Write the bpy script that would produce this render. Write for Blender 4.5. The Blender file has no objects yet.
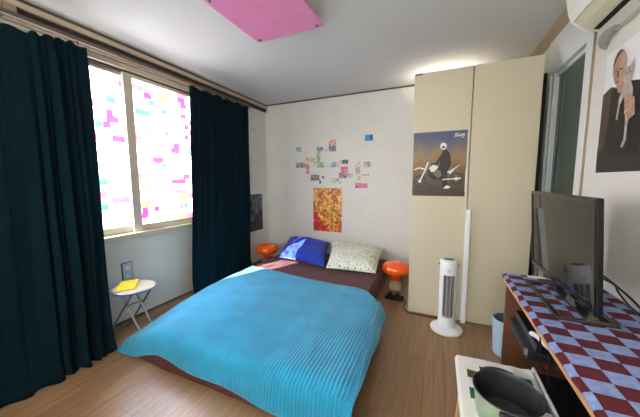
import bpy, bmesh, math, random
from math import sin, cos, pi, sqrt, radians, exp, hypot
from mathutils import Vector, Matrix, noise
random.seed(7)
S = bpy.context.scene
COL = S.collection

# ------------------------------------------------------------------ materials
def lin(c):
    return tuple((v/12.92 if v <= .04045 else ((v+.055)/1.055)**2.4) for v in [x/255 for x in c])
_m = {}
def mat(name, rgb, rough=.6, metal=0., spec=.5, noise_amt=0., noise_scale=20., bump=0., bump_scale=60., sheen=0., coat=0., stretch=None):
    if name in _m: return _m[name]
    m = bpy.data.materials.new(name); m.use_nodes = True; _m[name] = m
    nt = m.node_tree; b = nt.nodes['Principled BSDF']; c = lin(rgb)
    b.inputs['Base Color'].default_value = (*c, 1)
    b.inputs['Roughness'].default_value = rough; b.inputs['Metallic'].default_value = metal
    b.inputs['Specular IOR Level'].default_value = spec
    b.inputs['Sheen Weight'].default_value = sheen; b.inputs['Coat Weight'].default_value = coat
    tc = nt.nodes.new('ShaderNodeTexCoord'); src = tc.outputs['Object']
    if stretch:
        mp = nt.nodes.new('ShaderNodeMapping'); mp.inputs['Scale'].default_value = stretch
        nt.links.new(src, mp.inputs['Vector']); src = mp.outputs['Vector']
    if noise_amt > 0:
        n = nt.nodes.new('ShaderNodeTexNoise'); n.inputs['Scale'].default_value = noise_scale; n.inputs['Detail'].default_value = 4
        nt.links.new(src, n.inputs['Vector'])
        r = nt.nodes.new('ShaderNodeValToRGB')
        r.color_ramp.elements[0].position = .3; r.color_ramp.elements[1].position = .7
        r.color_ramp.elements[0].color = (*[v*(1-noise_amt) for v in c], 1)
        r.color_ramp.elements[1].color = (*[min(1, v*(1+noise_amt)) for v in c], 1)
        nt.links.new(n.outputs['Fac'], r.inputs['Fac']); nt.links.new(r.outputs['Color'], b.inputs['Base Color'])
    if bump > 0:
        n2 = nt.nodes.new('ShaderNodeTexNoise'); n2.inputs['Scale'].default_value = bump_scale; n2.inputs['Detail'].default_value = 3
        nt.links.new(src, n2.inputs['Vector'])
        bp = nt.nodes.new('ShaderNodeBump'); bp.inputs['Strength'].default_value = bump; bp.inputs['Distance'].default_value = .004
        nt.links.new(n2.outputs['Fac'], bp.inputs['Height']); nt.links.new(bp.outputs['Normal'], b.inputs['Normal'])
    return m

def N(nt, t, **k):
    n = nt.nodes.new(t)
    for a, v in k.items(): setattr(n, a, v)
    return n
def mathn(nt, op, a, b=None, c=None):
    n = nt.nodes.new('ShaderNodeMath'); n.operation = op
    for i, v in enumerate((a, b, c)):
        if v is None: continue
        if isinstance(v, (int, float)): n.inputs[i].default_value = v
        else: nt.links.new(v, n.inputs[i])
    return n.outputs[0]
def ramp(nt, fac, stops, const=False):
    r = nt.nodes.new('ShaderNodeValToRGB'); cr = r.color_ramp
    if const: cr.interpolation = 'CONSTANT'
    while len(cr.elements) < len(stops): cr.elements.new(.5)
    for e, (p, c) in zip(cr.elements, stops):
        e.position = p; e.color = (*c, 1)
    nt.links.new(fac, r.inputs['Fac']); return r.outputs['Color']

# wooden laminate floor, boards running along Y
def floor_mat():
    m = bpy.data.materials.new('floor_laminate'); m.use_nodes = True; nt = m.node_tree; b = nt.nodes['Principled BSDF']
    tc = N(nt, 'ShaderNodeTexCoord'); sp = N(nt, 'ShaderNodeSeparateXYZ'); nt.links.new(tc.outputs['Object'], sp.inputs[0])
    cb = N(nt, 'ShaderNodeCombineXYZ'); nt.links.new(sp.outputs['Y'], cb.inputs['X']); nt.links.new(sp.outputs['X'], cb.inputs['Y'])
    br = N(nt, 'ShaderNodeTexBrick'); nt.links.new(cb.outputs[0], br.inputs['Vector'])
    br.inputs['Color1'].default_value = (*lin((156, 122, 88)), 1); br.inputs['Color2'].default_value = (*lin((140, 107, 76)), 1)
    br.inputs['Mortar'].default_value = (*lin((100, 74, 52)), 1)
    br.inputs['Scale'].default_value = 1; br.inputs['Mortar Size'].default_value = .0012; br.inputs['Brick Width'].default_value = 1.1
    br.inputs['Row Height'].default_value = .115; br.inputs['Mortar Smooth'].default_value = .3
    mp = N(nt, 'ShaderNodeMapping'); mp.inputs['Scale'].default_value = (34, 2.2, 1); nt.links.new(tc.outputs['Object'], mp.inputs['Vector'])
    n = N(nt, 'ShaderNodeTexNoise'); n.inputs['Scale'].default_value = 1.4; n.inputs['Detail'].default_value = 6; n.inputs['Distortion'].default_value = .6
    nt.links.new(mp.outputs[0], n.inputs['Vector'])
    g = ramp(nt, n.outputs['Fac'], [(.3, (.72, .70, .66)), (.55, (1, 1, 1)), (.75, (1.18, 1.16, 1.14))])
    mx = N(nt, 'ShaderNodeMix', data_type='RGBA', blend_type='MULTIPLY'); mx.inputs['Factor'].default_value = .9
    nt.links.new(br.outputs['Color'], mx.inputs['A']); nt.links.new(g, mx.inputs['B']); nt.links.new(mx.outputs['Result'], b.inputs['Base Color'])
    b.inputs['Roughness'].default_value = .32; b.inputs['Specular IOR Level'].default_value = .5
    return m

# check cloth: wine red and pale blue
def check_mat():
    m = bpy.data.materials.new('check_cloth'); m.use_nodes = True; nt = m.node_tree; b = nt.nodes['Principled BSDF']
    uv = N(nt, 'ShaderNodeUVMap', uv_map='UVMap'); sp = N(nt, 'ShaderNodeSeparateXYZ'); nt.links.new(uv.outputs[0], sp.inputs[0])
    fx = mathn(nt, 'FLOOR', mathn(nt, 'DIVIDE', sp.outputs['X'], .068)); fy = mathn(nt, 'FLOOR', mathn(nt, 'DIVIDE', sp.outputs['Y'], .058))
    par = mathn(nt, 'ABSOLUTE', mathn(nt, 'MODULO', mathn(nt, 'ADD', fx, fy), 2))
    n = N(nt, 'ShaderNodeTexNoise'); n.inputs['Scale'].default_value = 45; n.inputs['Detail'].default_value = 5; nt.links.new(uv.outputs[0], n.inputs['Vector'])
    a = ramp(nt, n.outputs['Fac'], [(.3, lin((72, 10, 24))), (.7, lin((98, 20, 36)))])
    c = ramp(nt, n.outputs['Fac'], [(.3, lin((112, 132, 182))), (.7, lin((144, 162, 206)))])
    mx = N(nt, 'ShaderNodeMix', data_type='RGBA'); nt.links.new(par, mx.inputs['Factor']); nt.links.new(a, mx.inputs['A']); nt.links.new(c, mx.inputs['B'])
    nt.links.new(mx.outputs['Result'], b.inputs['Base Color']); b.inputs['Roughness'].default_value = .95
    bp = N(nt, 'ShaderNodeBump'); bp.inputs['Strength'].default_value = .35; bp.inputs['Distance'].default_value = .003
    nt.links.new(n.outputs['Fac'], bp.inputs['Height']); nt.links.new(bp.outputs['Normal'], b.inputs['Normal'])
    return m

# coloured window film: pale cells with a scatter of pure coloured rectangles
def film_mat():
    m = bpy.data.materials.new('mosaic_window_film'); m.use_nodes = True; nt = m.node_tree; nt.nodes.clear()
    out = N(nt, 'ShaderNodeOutputMaterial'); tc = N(nt, 'ShaderNodeTexCoord'); sp = N(nt, 'ShaderNodeSeparateXYZ'); nt.links.new(tc.outputs['Object'], sp.inputs[0])
    row = mathn(nt, 'FLOOR', mathn(nt, 'DIVIDE', sp.outputs['Z'], .052))
    wr = N(nt, 'ShaderNodeTexWhiteNoise', noise_dimensions='1D'); nt.links.new(row, wr.inputs['W'])
    width = mathn(nt, 'ADD', mathn(nt, 'MULTIPLY', wr.outputs['Value'], .05), .055)
    cu = mathn(nt, 'DIVIDE', mathn(nt, 'ADD', sp.outputs['Y'], mathn(nt, 'MULTIPLY', wr.outputs['Value'], 3.7)), width)
    colx = mathn(nt, 'FLOOR', cu)
    cb = N(nt, 'ShaderNodeCombineXYZ'); nt.links.new(row, cb.inputs['X']); nt.links.new(colx, cb.inputs['Y'])
    wn = N(nt, 'ShaderNodeTexWhiteNoise', noise_dimensions='2D'); nt.links.new(cb.outputs[0], wn.inputs['Vector'])
    W = (1, 1, 1)
    colr = ramp(nt, wn.outputs['Value'], [(0, W), (.54, (.60, .95, 1)), (.64, (1, .90, .70)), (.68, (.90, .055, .10)), (.765, (.80, .020, .065)), (.825, (.80, .022, .40)), (.85, (.030, .40, .50)), (.89, (.95, .62, .045)), (.925, (.03, .07, .60)), (.94, (.14, .75, .85))], True)
    # thin dark joints between cells
    fr = mathn(nt, 'FRACT', cu); fz = mathn(nt, 'FRACT', mathn(nt, 'DIVIDE', sp.outputs['Z'], .052))
    ed = mathn(nt, 'MINIMUM', mathn(nt, 'GREATER_THAN', fr, .03), mathn(nt, 'GREATER_THAN', fz, .05))
    edge = mathn(nt, 'ADD', mathn(nt, 'MULTIPLY', ed, .88), .12)
    mx = N(nt, 'ShaderNodeMix', data_type='RGBA', blend_type='MULTIPLY'); mx.inputs['Factor'].default_value = 1
    nt.links.new(colr, mx.inputs['A']); nt.links.new(edge, mx.inputs['B'])
    tr = N(nt, 'ShaderNodeBsdfTransparent'); tl = N(nt, 'ShaderNodeBsdfTranslucent')
    nt.links.new(mx.outputs['Result'], tr.inputs['Color']); nt.links.new(mx.outputs['Result'], tl.inputs['Color'])
    ms = N(nt, 'ShaderNodeMixShader'); ms.inputs[0].default_value = .30
    nt.links.new(tr.outputs[0], ms.inputs[1]); nt.links.new(tl.outputs[0], ms.inputs[2]); nt.links.new(ms.outputs[0], out.inputs['Surface'])
    return m

def picture_mat(name, stops, scale=6, axis='Z', detail=6, mixv=.5, lo=0., hi=1.):
    """printed picture: colour follows a vertical gradient of the print broken up by noise (uv)"""
    m = bpy.data.materials.new(name); m.use_nodes = True; nt = m.node_tree; b = nt.nodes['Principled BSDF']
    uv = N(nt, 'ShaderNodeUVMap', uv_map='UVMap'); sp = N(nt, 'ShaderNodeSeparateXYZ'); nt.links.new(uv.outputs[0], sp.inputs[0])
    n = N(nt, 'ShaderNodeTexNoise'); n.inputs['Scale'].default_value = scale; n.inputs['Detail'].default_value = detail; nt.links.new(uv.outputs[0], n.inputs['Vector'])
    f = mathn(nt, 'ADD', mathn(nt, 'MULTIPLY', sp.outputs['Y'], 1-mixv), mathn(nt, 'MULTIPLY', n.outputs['Fac'], mixv))
    c = ramp(nt, f, [(p, lin(q)) for p, q in stops]); nt.links.new(c, b.inputs['Base Color']); b.inputs['Roughness'].default_value = .45
    return m

def collage_mat():
    m = bpy.data.materials.new('gold_red_collage'); m.use_nodes = True; nt = m.node_tree; b = nt.nodes['Principled BSDF']
    uv = N(nt, 'ShaderNodeUVMap', uv_map='UVMap'); sp = N(nt, 'ShaderNodeSeparateXYZ'); nt.links.new(uv.outputs[0], sp.inputs[0])
    n = N(nt, 'ShaderNodeTexNoise'); n.inputs['Scale'].default_value = 9; n.inputs['Detail'].default_value = 5; n.inputs['Distortion'].default_value = 1.6; nt.links.new(uv.outputs[0], n.inputs['Vector'])
    gold = ramp(nt, n.outputs['Fac'], [(.28, lin((96, 44, 30))), (.42, lin((190, 92, 28))), (.52, lin((214, 150, 40))), (.62, lin((236, 196, 96))), (.74, lin((240, 228, 190)))])
    red = ramp(nt, n.outputs['Fac'], [(.3, lin((120, 14, 22))), (.5, lin((204, 30, 34))), (.62, lin((226, 120, 40))), (.75, lin((238, 200, 110)))])
    # red lower corners: distance from lower middle
    dx = mathn(nt, 'ABSOLUTE', mathn(nt, 'SUBTRACT', sp.outputs['X'], .48)); lowc = mathn(nt, 'SUBTRACT', mathn(nt, 'MULTIPLY', dx, 2.4), mathn(nt, 'MULTIPLY', sp.outputs['Y'], 1.7))
    n2 = N(nt, 'ShaderNodeTexNoise'); n2.inputs['Scale'].default_value = 5; nt.links.new(uv.outputs[0], n2.inputs['Vector'])
    f = mathn(nt, 'GREATER_THAN', mathn(nt, 'ADD', lowc, n2.outputs['Fac']), .62)
    mx = N(nt, 'ShaderNodeMix', data_type='RGBA'); nt.links.new(f, mx.inputs['Factor']); nt.links.new(gold, mx.inputs['A']); nt.links.new(red, mx.inputs['B'])
    v = N(nt, 'ShaderNodeTexVoronoi'); v.inputs['Scale'].default_value = 6.5; nt.links.new(uv.outputs[0], v.inputs['Vector'])
    dots = mathn(nt, 'LESS_THAN', v.outputs['Distance'], .23)
    dcol = ramp(nt, n2.outputs['Fac'], [(.35, lin((92, 60, 66))), (.5, lin((160, 130, 140))), (.65, lin((232, 222, 206)))])
    up = mathn(nt, 'MULTIPLY', dots, mathn(nt, 'GREATER_THAN', sp.outputs['Y'], .42))
    m2 = N(nt, 'ShaderNodeMix', data_type='RGBA'); nt.links.new(mathn(nt, 'MULTIPLY', up, .75), m2.inputs['Factor']); nt.links.new(mx.outputs['Result'], m2.inputs['A']); nt.links.new(dcol, m2.inputs['B'])
    nt.links.new(m2.outputs['Result'], b.inputs['Base Color']); b.inputs['Roughness'].default_value = .4
    return m

def floral_mat():
    m = bpy.data.materials.new('sprigged_cotton'); m.use_nodes = True; nt = m.node_tree; b = nt.nodes['Principled BSDF']
    uv = N(nt, 'ShaderNodeUVMap', uv_map='UVMap')
    v = N(nt, 'ShaderNodeTexVoronoi'); v.inputs['Scale'].default_value = 38; nt.links.new(uv.outputs[0], v.inputs['Vector'])
    n = N(nt, 'ShaderNodeTexNoise'); n.inputs['Scale'].default_value = 34; nt.links.new(uv.outputs[0], n.inputs['Vector'])
    d = mathn(nt, 'ADD', v.outputs['Distance'], mathn(nt, 'MULTIPLY', mathn(nt, 'SUBTRACT', n.outputs['Fac'], .5), .9))
    base = lin((222, 224, 208))
    c = ramp(nt, d, [(0, lin((52, 70, 60))), (.24, lin((104, 128, 104))), (.33, base), (1, base)])
    nt.links.new(c, b.inputs['Base Color']); b.inputs['Roughness'].default_value = .9
    return m

def note_mat(i, c1, c2):
    c1 = tuple(.78*v+46 for v in c1); c2 = tuple(.78*v+40 for v in c2)
    m = bpy.data.materials.new('printed_paper'); m.use_nodes = True; nt = m.node_tree; b = nt.nodes['Principled BSDF']
    tc = N(nt, 'ShaderNodeTexCoord'); n = N(nt, 'ShaderNodeTexNoise'); n.inputs['Scale'].default_value = 30; n.inputs['Detail'].default_value = 3
    mp = N(nt, 'ShaderNodeMapping'); mp.inputs['Location'].default_value = (i*3.1, i*1.7, i*.9); nt.links.new(tc.outputs['Object'], mp.inputs['Vector']); nt.links.new(mp.outputs[0], n.inputs['Vector'])
    nt.links.new(ramp(nt, n.outputs['Fac'], [(.40, lin(c2)), (.52, lin(c1)), (.66, tuple(min(1, v*1.25+.05) for v in lin(c1)))]), b.inputs['Base Color'])
    b.inputs['Roughness'].default_value = .5
    return m

M = dict(
    wall=mat('wallpaper', (214, 212, 204), .85, noise_amt=.03, noise_scale=5, bump=.25, bump_scale=160),
    ceil=mat('ceiling_paper', (206, 206, 204), .9, noise_amt=.02, noise_scale=60, bump=.35, bump_scale=130),
    tan=mat('tan_moulding', (150, 128, 104), .5, noise_amt=.08, noise_scale=12, stretch=(4, 1, 4)),
    brown=mat('brown_moulding', (92, 76, 62), .5), dark=mat('dark_groove', (42, 34, 30), .6),
    cornpale=mat('pale_moulding', (186, 170, 146), .5),
    winframe=mat('beige_window_frame', (196, 184, 164), .45), white=mat('white_plastic', (232, 234, 236), .35),
    trimw=mat('white_casing', (216, 220, 218), .45), alu=mat('aluminium', (216, 222, 224), .4),
    ward=mat('cream_laminate', (198, 189, 163), .42, noise_amt=.015, noise_scale=3), wardedge=mat('dark_gap', (44, 38, 30), .7),
    teal=mat('dark_teal_curtain', (3, 27, 35), .9, spec=.12, noise_amt=.12, noise_scale=30, bump=.2, bump_scale=300),
    sheet=mat('maroon_sheet', (82, 30, 33), .85, noise_amt=.06, noise_scale=14, bump=.5, bump_scale=22, sheen=.1),
    blanket=mat('turquoise_fleece', (24, 152, 192), .9, noise_amt=.14, noise_scale=5, sheen=.35, bump=.3, bump_scale=120),
    blue=mat('royal_blue_cotton', (10, 52, 172), .8, noise_amt=.08, noise_scale=12, bump=.4, bump_scale=30, sheen=.1),
    orange=mat('glossy_orange', (252, 92, 12), .12, coat=.6), orange2=mat('orange_stem', (224, 66, 16), .3),
    beige=mat('beige_box', (176, 158, 118), .6), black=mat('black_plastic', (11, 11, 13), .5, spec=.3), blackgloss=mat('black_gloss', (8, 8, 10), .12),
    cable=mat('black_cable', (14, 13, 14), .5), chrome=mat('chrome', (128, 136, 142), .35, .7), steel=mat('grey_metal', (120, 124, 128), .35, .7),
    cream=mat('cream_vinyl', (168, 160, 132), .45), yellow=mat('yellow_towel', (208, 178, 34), .95, noise_amt=.08, noise_scale=60, bump=.6, bump_scale=200),
    wood=mat('desk_wood', (112, 72, 50), .45, noise_amt=.18, noise_scale=3, stretch=(2, 2, 22)), woodlight=mat('desk_edge_wood', (206, 156, 104), .45, noise_amt=.1, noise_scale=6, stretch=(10, 1, 10)),
    screen=mat('tv_screen', (12, 12, 13), .035, spec=.35), dgrey=mat('dark_grey_metal', (58, 62, 66), .35, .4), silver=mat('silver_trim', (190, 192, 194), .3, .7),
    olive=mat('smoky_stand', (62, 58, 50), .18, .3), bin=mat('pale_blue_plastic', (172, 198, 214), .35), bingrey=mat('bin_inside', (92, 108, 118), .5),
    pink=mat('pink_acrylic', (226, 138, 184), .35, noise_amt=.04, noise_scale=8), base=mat('lamp_base', (214, 206, 200), .6),
    linen=mat('white_cotton', (226, 226, 220), .9, bump=.5, bump_scale=40), green=mat('green_cotton', (24, 106, 62), .9, noise_amt=.12, noise_scale=60),
    patchbrown=mat('brown_cotton', (108, 66, 38), .9), legwood=mat('pale_wood_leg', (206, 158, 104), .5), sage=mat('sage_enamel', (150, 176, 146), .28),
    pot=mat('nonstick', (44, 46, 50), .42, noise_amt=.15, noise_scale=90), silicone=mat('grey_silicone', (50, 50, 54), .6),
    acw=mat('ac_white', (222, 224, 214), .4), accream=mat('ac_cream', (206, 202, 176), .45), pipe=mat('pipe_wrap', (158, 156, 146), .7, bump=.6, bump_scale=50),
    plate=mat('steel_outlet', (186, 194, 200), .4, 0), plateedge=mat('outlet_edge', (48, 50, 56), .5),
    glassdark=mat('dark_green_glass', (88, 100, 88), .16, spec=.6), glassblue=mat('blue_green_glass', (72, 92, 94), .16, spec=.6),
    darkbag=mat('dark_board', (26, 26, 22), .6, noise_amt=.3, noise_scale=10), grille=mat('heater_grille', (170, 170, 172), .35, .6), heatdark=mat('heater_inside', (136, 130, 126), .35, .7),
    darkslate=mat('button_panel', (52, 54, 58), .35),
)
def frost_mat():
    m = bpy.data.materials.new('frosted_glass'); m.use_nodes = True; nt = m.node_tree; nt.nodes.clear()
    out = N(nt, 'ShaderNodeOutputMaterial'); tl = N(nt, 'ShaderNodeBsdfTranslucent'); tl.inputs['Color'].default_value = (.36, .34, .31, 1); nt.links.new(tl.outputs[0], out.inputs['Surface']); return m
M['frost'] = frost_mat()
M['floor'] = floor_mat(); M['check'] = check_mat(); M['film'] = film_mat(); M['floral'] = floral_mat()

# ------------------------------------------------------------------ mesh helper
class B:
    """collects shapes (world coordinates) into one mesh"""
    def __init__(s): s.v = []; s.f = []; s.mi = []; s.uv = {}; s.cur = 0
    def add(s, vs, fs, uvs=None):
        o = len(s.v); s.v += [tuple(v) for v in vs]
        for f in fs: s.f.append(tuple(i+o for i in f)); s.mi.append(s.cur)
        if uvs:
            for i, u in enumerate(uvs): s.uv[o+i] = u
        return s
    def box(s, x0, y0, z0, x1, y1, z1):
        vs = [(x, y, z) for x in (x0, x1) for y in (y0, y1) for z in (z0, z1)]
        return s.add(vs, [(0, 1, 3, 2), (4, 6, 7, 5), (0, 4, 5, 1), (2, 3, 7, 6), (0, 2, 6, 4), (1, 5, 7, 3)])
    def prism(s, pts, off):
        """closed 3D polygon swept by vector off"""
        n = len(pts); off = Vector(off); a = [Vector(p) for p in pts]
        vs = a+[p+off for p in a]
        return s.add(vs, [tuple(range(n))[::-1], tuple(range(n, 2*n))]+[(i, (i+1) % n, n+(i+1) % n, n+i) for i in range(n)])
    def lathe(s, prof, c, seg=32, sx=1., sy=1., rot=None, cap=True):
        vs = []; fs = []; n = len(prof)
        for k in range(seg):
            a = 2*pi*k/seg
            for r, z in prof:
                p = Vector((r*cos(a)*sx, r*sin(a)*sy, z))
                if rot: p = rot @ p
                vs.append((c[0]+p.x, c[1]+p.y, c[2]+p.z))
        for k in range(seg):
            k2 = (k+1) % seg
            for i in range(n-1): fs.append((k*n+i, k2*n+i, k2*n+i+1, k*n+i+1))
        if cap and prof[0][0] > 1e-6: fs.append(tuple(k*n for k in range(seg))[::-1])
        if cap and prof[-1][0] > 1e-6: fs.append(tuple(k*n+n-1 for k in range(seg)))
        return s.add(vs, fs)
    def tube(s, pts, r, seg=10, closed=False):
        P = [Vector(p) for p in pts]; n = len(P); rings = []; vs = []; fs = []
        up = None
        for i in range(n):
            if closed: t = (P[(i+1) % n]-P[i-1]).normalized()
            else: t = (P[min(i+1, n-1)]-P[max(i-1, 0)]).normalized()
            if up is None:
                up = Vector((0, 0, 1)) if abs(t.z) < .9 else Vector((1, 0, 0))
            a = t.cross(up).normalized(); up = a.cross(t).normalized(); rr = r[i] if isinstance(r, (list, tuple)) else r
            for k in range(seg):
                w = 2*pi*k/seg; vs.append(P[i]+a*cos(w)*rr+up*sin(w)*rr)
        m = n if closed else n-1
        for i in range(m):
            j = (i+1) % n
            for k in range(seg): fs.append((i*seg+k, i*seg+(k+1) % seg, j*seg+(k+1) % seg, j*seg+k))
        if not closed:
            fs.append(tuple(range(seg))[::-1]); fs.append(tuple((n-1)*seg+k for k in range(seg)))
        return s.add(vs, fs)
    def grid(s, fn, nu, nv, uvf=None):
        vs = []; uvs = []
        for j in range(nv+1):
            for i in range(nu+1):
                u, v = i/nu, j/nv; vs.append(fn(u, v)); uvs.append(uvf(u, v) if uvf else (u, v))
        fs = [(j*(nu+1)+i, j*(nu+1)+i+1, (j+1)*(nu+1)+i+1, (j+1)*(nu+1)+i) for j in range(nv) for i in range(nu)]
        return s.add(vs, fs, uvs)

def smoothpath(pts, n=8):
    P = [Vector(p) for p in pts]; out = []
    for i in range(len(P)-1):
        p0, p1, p2, p3 = P[max(i-1, 0)], P[i], P[i+1], P[min(i+2, len(P)-1)]
        for k in range(n):
            t = k/n
            out.append(.5*((2*p1)+(p2-p0)*t+(2*p0-5*p1+4*p2-p3)*t*t+(3*p1-p0-3*p2+p3)*t**3))
    out.append(P[-1]); return out

def link(name, b, mats, parent=None, loc=(0, 0, 0), smooth=False, bevel=0., solid=0., sub=0, fixn=True, seg=2):
    """one mesh object; vertices are given in world space, stored relative to loc (or to the parent's base)"""
    base = Vector(loc) if parent is None else Vector(parent['_b'])
    me = bpy.data.meshes.new(name); me.from_pydata([tuple(Vector(v)-base) for v in b.v], [], b.f)
    ms = mats if isinstance(mats, (list, tuple)) else [mats]
    for m in ms: me.materials.append(m)
    for p, i in zip(me.polygons, b.mi): p.material_index = i; p.use_smooth = smooth
    if b.uv:
        ul = me.uv_layers.new(name='UVMap')
        for l in me.loops: ul.data[l.index].uv = b.uv.get(l.vertex_index, (0, 0))
    if fixn:
        bm = bmesh.new(); bm.from_mesh(me); bmesh.ops.recalc_face_normals(bm, faces=bm.faces); bm.to_mesh(me); bm.free()
    o = bpy.data.objects.new(name, me); COL.objects.link(o)
    if parent is None: o.location = base
    else: o.parent = parent
    o['_b'] = tuple(base)
    if solid:
        s_ = o.modifiers.new('solid', 'SOLIDIFY'); s_.thickness = solid; s_.offset = 0
    if bevel:
        w = o.modifiers.new('bevel', 'BEVEL'); w.width = bevel; w.segments = seg; w.limit_method = 'ANGLE'; w.angle_limit = radians(35)
    if sub:
        w = o.modifiers.new('sub', 'SUBSURF'); w.levels = sub; w.render_levels = sub
    if smooth and not sub:
        try: me.set_sharp_from_angle(angle=radians(40))
        except Exception: pass
    return o
def tag(o, label, cat, group=None, kind=None):
    o['label'] = label; o['category'] = cat
    if group: o['group'] = group
    if kind: o['kind'] = kind
    return o
def thing(name, label, cat, loc, group=None):
    o = bpy.data.objects.new(name, None); COL.objects.link(o); o.location = loc; o['_b'] = tuple(loc); o.empty_display_size = .05
    return tag(o, label, cat, group)
def struct(name, b, mats, label=None, **k):
    o = link(name, b, mats, **k); o['kind'] = 'structure'
    if label: o['label'] = label
    return o

# ------------------------------------------------------------------ room
H = 2.35; XR = 3.234; YB = -4.35
WY0, WY1, WZ0, WZ1 = -2.86, -1.10, .72, 2.18          # window opening in the left wall
struct('floor', B().box(-.15, YB-.1, -.06, XR+.15, .1, 0), M['floor'], 'wood laminate floor with boards running towards the far wall')
struct('ceiling', B().box(-.15, YB-.1, H, XR+.15, .1, H+.06), M['ceil'], 'pale papered ceiling')
struct('wall_back', B().box(-.15, 0, 0, XR+.15, .1, H), M['wall'], 'off-white papered wall behind the bed')
w = B(); w.box(-.15, YB, 0, 0, WY0, H); w.box(-.15, WY1, 0, 0, 0, H); w.box(-.15, WY0, 0, 0, WY1, WZ0); w.box(-.15, WY0, WZ1, 0, WY1, H)
struct('wall_left', w, M['wall'], 'off-white wall with the curtained window')
DY0, DY1, DZ = -1.43, -.72, 2.12                        # door opening in the right wall
w = B(); w.box(XR, YB, 0, XR+.1, DY0, H); w.box(XR, DY1, 0, XR+.1, 0, H); w.box(XR, DY0, DZ, XR+.1, DY1, H)
struct('wall_right', w, M['wall'], 'white wall with the glass door and the air conditioner')
# unseen wall behind the camera; its frosted window is added for fill light
RX0, RX1, RZ0, RZ1 = .55, 2.75, .85, 2.1
w = B(); w.box(-.15, YB-.1, 0, RX0, YB, H); w.box(RX1, YB-.1, 0, XR+.15, YB, H); w.box(RX0, YB-.1, 0, RX1, YB, RZ0); w.box(RX0, YB-.1, RZ1, RX1, YB, H)
struct('wall_front', w, M['wall'])
f = B(); f.box(RX0, YB-.06, RZ0, RX0+.05, YB-.02, RZ1); f.box(RX1-.05, YB-.06, RZ0, RX1, YB-.02, RZ1); f.box(RX0, YB-.06, RZ0, RX1, YB-.02, RZ0+.05)
f.box(RX0, YB-.06, RZ1-.05, RX1, YB-.02, RZ1); f.box(1.62, YB-.06, RZ0, 1.68, YB-.02, RZ1)
w2 = struct('added_fill_window', f, M['winframe'], loc=(1.65, YB, 1.4))
link('window_pane', B().add([(RX0+.05, YB-.04, RZ0+.05), (RX1-.05, YB-.04, RZ0+.05), (RX1-.05, YB-.04, RZ1-.05), (RX0+.05, YB-.04, RZ1-.05)], [(0, 1, 2, 3)]), M['frost'], w2)

# cornices
b = B(); b.box(0, YB, 2.325, .035, 0, H); b.cur = 1; b.box(0, YB, 2.29, .045, 0, 2.325)
struct('trim_1', b, [M['brown'], M['cornpale']], 'stepped cornice above the window')
struct('trim_2', B().box(.045, -.014, 2.334, XR-.03, 0, H), M['brown'], 'thin brown ceiling strip on the back wall')
b = B(); b.prism([(XR, YB, H), (XR-.05, YB, H), (XR-.045, YB, 2.335), (XR-.01, YB, 2.285), (XR, YB, 2.285)], (0, -YB-.015, 0))
struct('trim_3', b, M['tan'], 'tan cornice above the glass door')
b = B(); b.box(0, -2.66, 2.245, .02, -.0, 2.29); b.cur = 1; b.box(0, -2.66, 2.20, .055, -.42, 2.245); b.box(0, -2.72, 2.20, .055, -2.66, 2.29)
struct('trim_4', b, [M['dark'], M['tan']], 'dark groove and wooden pelmet strip over the curtains')
struct('baseboard_left', B().box(0, YB, 0, .006, 0, .018), M['brown']); struct('baseboard_back', B().box(.006, -.006, 0, XR, 0, .018), M['brown'])

# window 1: frame, two sashes, panes with coloured film
f = B(); d0, d1 = -.11, .012
f.box(d0, WY0, WZ0, d1, WY0+.045, WZ1); f.box(d0, WY1-.045, WZ0, d1, WY1, WZ1); f.box(d0, WY0, WZ0, .03, WY1, WZ0+.045); f.box(d0, WY0, WZ1-.025, d1, WY1, WZ1)
f.cur = 1; f.box(d0, WY0+.045, WZ1-.04, -.015, WY1-.045, WZ1-.025)
win = struct('window_1', f, [M['winframe'], M['dark']], 'two-sash sliding window with a coloured mosaic film', loc=(0, -1.98, WZ0))
def sash(name, y0, y1, x0, x1, z0, z1, sw):
    s = B(); s.box(x0, y0, z0, x1, y0+sw[0], z1); s.box(x0, y1-sw[1], z0, x1, y1, z1); s.box(x0, y0+sw[0], z0, x1, y1-sw[1], z0+.062); s.box(x0, y0+sw[0], z1-.028, x1, y1-sw[1], z1)
    o = link('window_sash', s, M['winframe'], win, bevel=.003)
    xm = (x0+x1)/2
    g = link('window_pane', B().add([(xm, y0+sw[0], z0+.062), (xm, y1-sw[1], z0+.062), (xm, y1-sw[1], z1-.028), (xm, y0+sw[0], z1-.028)], [(0, 1, 2, 3)]), M['film'], o)
    return o
s1 = sash('l', WY0+.045, -1.975, -.075, -.050, WZ0+.045, WZ1-.04, (.05, .05))
s2 = sash('r', -2.03, WY1-.045, -.040, -.010, WZ0+.045, WZ1-.04, (.075, .05))
lk = B().box(-.05, -2.026, 1.42, -.032, -2.004, 1.47); link('window_latch', lk, M['silver'], s1, bevel=.003)

# glass door in the right wall
f = B(); x0, x1 = XR-.012, XR+.09
f.box(x0, DY0, 0, x1, DY0+.075, DZ); f.box(x0, DY1-.075, 0, x1, DY1, DZ); f.box(x0, DY0+.075, DZ-.10, x1, DY1-.075, DZ)
f.cur = 1; f.box(XR-.010, DY0-.012, 0, XR+.01, DY0-.002, 2.285)
f.cur = 0; f.box(XR-.008, DY0, DZ, XR+.01, DY1, 2.285)
door = struct('door_1', f, [M['trimw'], M['tan']], 'white framed sliding door with dark green glass', loc=(XR, -1.07, 0), bevel=.002)
b = B(); a0, a1 = DY0+.075, DY1-.075; p0, p1 = XR+.02, XR+.05
b.box(p0, a0, 0, p1, a0+.022, DZ-.10); b.box(p0, a1-.03, 0, p1, a1, DZ-.10); b.box(p0, a0+.022, DZ-.122, p1, a1-.03, DZ-.10); b.box(p0, a0+.022, 0, p1, a1-.03, .12)
fr = link('door_panel', b, M['alu'], door, bevel=.002)
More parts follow.
